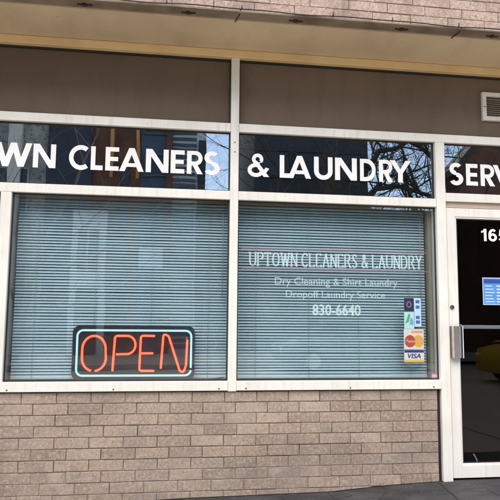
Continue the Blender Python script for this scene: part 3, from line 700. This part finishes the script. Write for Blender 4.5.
# low shed in the gap
t = empty('low_shed', (2.6, -24, 0), 'low brown shed in the gap between the tall buildings across the street', 'building', 'buildings across the street')
bm = B(); prism(bm, [(1.2, -1.3), (4.4, -1.3), (4.4, 6.7), (1.2, 7.1)], -24, -30); obj('wall', bm, M['brownc'], t)
bm = B(); box(bm, 1.8, 3.6, -23.99, -23.9, .4, 3); obj('garage_door', bm, M['pale'], t)
t = empty('low_shed', (10.5, -23, 0), 'long low dark shed behind the big bare tree across the street', 'building', 'buildings across the street')
bm = B(); prism(bm, [(8.7, -1.3), (16, -1.3), (16, 6.35), (8.7, 6.35)], -23, -29); obj('wall', bm, M['darkc'], t)
bm = B(); box(bm, 8.6, 16.1, -29.1, -22.9, 6.355, 6.55); obj('roof', bm, M['bluegrey'], t)

# bare trees
M['bark'] = mat('bark', (.06, .05, .043), .9, noise=(9, (.11, .095, .08), .7), bump=(30, .6, .02))
M['bark_pale'] = mat('pale_bark', (.26, .25, .22), .9, noise=(9, (.14, .13, .11), .7))
def tree(x, y, h, seed, label, m, r0=.17, spread=.55, first=.3, depth=5, splits=(3, 4), limbs=()):
    rnd = random.Random(seed); t = empty('bare_tree', (x, y, -.2), label, 'tree', 'bare trees along the street')
    tr, cr = B(), B()
    def grow(p, d, L, r, lv):
        n = 5; pts = [p]; rad = [r]; q = p.copy(); dd = d.copy()
        for i in range(n):
            dd = (dd + Vector((rnd.gauss(0, .13), rnd.gauss(0, .13), rnd.gauss(.03, .10)))).normalized()
            q = q + dd * (L / n); pts.append(q.copy()); rad.append(r * (1 - .45 * (i + 1) / n))
        tube(tr if lv == 0 else cr, pts, rad, 8 if lv < 2 else 5 if lv < 4 else 3, caps=False)
        if lv >= depth: return
        for k in range(rnd.randint(*splits) + (2 if lv == 0 else 0)):
            f = rnd.uniform(first if lv == 0 else .25, 1.); i = min(int(f * n), n - 1)
            b = pts[i].lerp(pts[i + 1], f * n - i)
            ax = Vector((rnd.gauss(0, 1), rnd.gauss(0, 1), rnd.gauss(.15, .6))).normalized()
            nd = (dd * (1 - spread) + ax * spread * 1.3).normalized()
            grow(b, nd, L * rnd.uniform(.5, .75), rad[i] * rnd.uniform(.45, .66), lv + 1)
        if lv: grow(pts[-1], dd, L * .6, rad[-1] * .9, lv + 1)
    grow(Vector((x, y, -.35)), Vector((.03, .02, 1)).normalized(), h * .55, r0, 0)
    for pts, ra in limbs:
        P = [Vector(p) for p in pts]; n = len(P)
        tube(cr, P, [ra * (1 - .5 * i / (n - 1)) for i in range(n)], 8, caps=False)
        for i in range(n - 1):
            for k in range(4):
                b = P[i].lerp(P[i + 1], rnd.random()); d_ = Vector((rnd.gauss(.3, .7), rnd.gauss(0, .5), rnd.gauss(.4, .8))).normalized()
                grow(b, d_, rnd.uniform(.8, 1.7), ra * rnd.uniform(.25, .45), depth - 2)
    obj('trunk', tr, m, t); obj('branches', cr, m, t)
    return t
tree(6.6, -14.3, 9.5, 5, 'large bare tree with a thick low limb beside the dark office block', M['bark'], .24, .62, .35,
     limbs=((((6.6, -14.3, 5.2), (6.9, -14.3, 5.62), (7.7, -14.35, 5.72), (8.4, -14.3, 5.55), (9.2, -14.2, 5.3)), .11),
            (((6.62, -14.3, 6.3), (7.0, -14.3, 6.9), (7.6, -14.3, 7.0), (8.1, -14.3, 7.3), (8.5, -14.3, 7.1), (9.1, -14.3, 6.5)), .10),
            (((6.62, -14.3, 5.4), (7.2, -14.2, 6.0), (7.9, -14.1, 6.1), (8.8, -14.1, 6.5)), .05)))
tree(10.2, -15.6, 9.0, 12, 'bare tree in front of the gabled building across the street', M['bark'], .20, .6, .35)
tree(2.1, -21.5, 8.5, 23, 'slender bare tree in the gap between the buildings across the street', M['bark_pale'], .10, .5, .35)
tree(-4.6, -15.5, 8.5, 31, 'pale bare tree in front of the grey stone building', M['bark_pale'], .13, .55, .3)

# parked cars
M['yellow'] = mat('yellow_car_paint', (.62, .38, .02), .25); M['silver'] = mat('grey_car_paint', (.10, .11, .12), .3, .2); M['white_car'] = mat('white_car_paint', (.78, .78, .76), .25)
M['carglass'] = mat('car_glass', (.012, .013, .015), .06); M['tyre'] = mat('tyre', (.02, .02, .02), .8); M['rim'] = mat('rim', (.45, .45, .46), .35, .8)
M['lampw'] = mat('head_lamp', (.8, .8, .8), .15); M['lampr'] = mat('tail_lamp', (.45, .02, .02), .2)
def sedan(x, y, z, pm, label):
    t = empty('parked_car', (x, y, z), label, 'car', 'cars parked across the street')
    st = [(-2.25, .38, .62, .66), (-2.15, .26, .80, .78), (-1.55, .22, .92, .86), (-1.0, .20, .95, .89), (0, .20, .96, .90), (.8, .20, .95, .89), (1.45, .22, .86, .86), (2.05, .26, .72, .78), (2.22, .36, .58, .64)]
    bm = B(); rings = []
    for sx, zb, zt, hw in st:
        rings.append([bm.verts.new((x + sx, y + a * hw, z + b)) for a, b in ((-.86, zb), (-1, zb + .12), (-1.0, zb + (zt - zb) * .6), (-.93, zt - .03), (-.6, zt), (.6, zt), (.93, zt - .03), (1.0, zb + (zt - zb) * .6), (1, zb + .12), (.86, zb))])
    for a, b in zip(rings, rings[1:]):
        for k in range(10): bm.faces.new((a[k], a[(k + 1) % 10], b[(k + 1) % 10], b[k]))
    bm.faces.new(rings[0]); bm.faces.new(rings[-1][::-1])
    body = obj('body', bm, pm, t, smooth=True)
    bm = B(); sec = [(-1.75, .90, .78), (-1.0, 1.38, .62), (-.55, 1.45, .60), (.2, 1.45, .60), (.55, 1.38, .62), (1.25, .90, .78)]
    rr = [[bm.verts.new((x + sx, y + s * hw, z + zz)) for s, zz in ((-1, zz_), (-.8, zz_ + .03), (.8, zz_ + .03), (1, zz_))] for sx, zz_, hw in sec]
    for a, b in zip(rr, rr[1:]):
        for k in range(3): bm.faces.new((a[k], a[k + 1], b[k + 1], b[k]))
    for s in (0, 3):
        base = [bm.verts.new((x + sx, y + (-1 if s == 0 else 1) * .8, z + .88)) for sx in (-1.7, -.9, -.5, .2, .5, 1.2)]
        for i in range(5): bm.faces.new((rr[i][s], rr[i + 1][s], base[i + 1], base[i]))
    obj('cabin', bm, pm, t)
    for s in (-1, 1):
        for pts in (((-1.35, .97), (-.92, 1.33), (-.40, 1.37), (-.40, .97)), ((-.33, .97), (-.33, 1.37), (.20, 1.37), (.50, 1.30), (.92, .97))):
            bm = B(); V = [bm.verts.new((x + a, y + s * (.80 - (b - .9) * .36 + .014), z + b)) for a, b in pts]; bm.faces.new(V); obj('side_window', bm, M['carglass'], t)
    for pts in (((-1.68, .96, .70), (-1.08, 1.35, .56)), ((1.18, .96, .70), (.62, 1.36, .56))):
        (a, za, wa), (b, zb, wb) = pts; o_ = .02
        bm = B(); sg = -1 if a < 0 else 1
        bm.faces.new([bm.verts.new(v) for v in ((x + a + sg * o_, y - wa, z + za + .03), (x + a + sg * o_, y + wa, z + za + .03), (x + b + sg * o_, y + wb, z + zb + .04), (x + b + sg * o_, y - wb, z + zb + .04))]); obj('windscreen', bm, M['carglass'], t)
    for wx in (-1.38, 1.38):
        for s in (-1, 1):
            bm = B(); bmesh.ops.create_cone(bm, cap_ends=True, segments=24, radius1=.32, radius2=.32, depth=.2, matrix=Matrix.Translation((x + wx, y + s * .80, z + .32)) @ Matrix.Rotation(PI / 2, 4, 'X')); wh = obj('wheel', bm, M['tyre'], t)
            bm = B(); bmesh.ops.create_cone(bm, cap_ends=True, segments=20, radius1=.2, radius2=.2, depth=.02, matrix=Matrix.Translation((x + wx, y + s * .905, z + .32)) @ Matrix.Rotation(PI / 2, 4, 'X')); obj('rim', bm, M['rim'], wh)
    for s in (-1, 1):
        bm = B(); box(bm, x - 2.235, x - 2.16, y + s * .55 - .14, y + s * .55 + .14, z + .52, z + .68, .02); obj('headlight', bm, M['lampw'], t)
        bm = B(); box(bm, x + 2.13, x + 2.235, y + s * .55 - .14, y + s * .55 + .14, z + .56, z + .68, .02); obj('tail_light', bm, M['lampr'], t)
        bm = B(); box(bm, x - .95, x - .80, y + s * .98 - .09, y + s * .98 + .07, z + .95, z + 1.05, .02); obj('wing_mirror', bm, pm, t)
    return t
sedan(9.55, -8.2, -.12, M['yellow'], 'yellow sedan out on the road facing left')
sedan(5.4, -12.2, -.14, M['silver'], 'dark grey sedan parked at the far kerb')
sedan(-6.6, -12.2, -.27, M['white_car'], 'white sedan parked at the far kerb near the grey stone building')
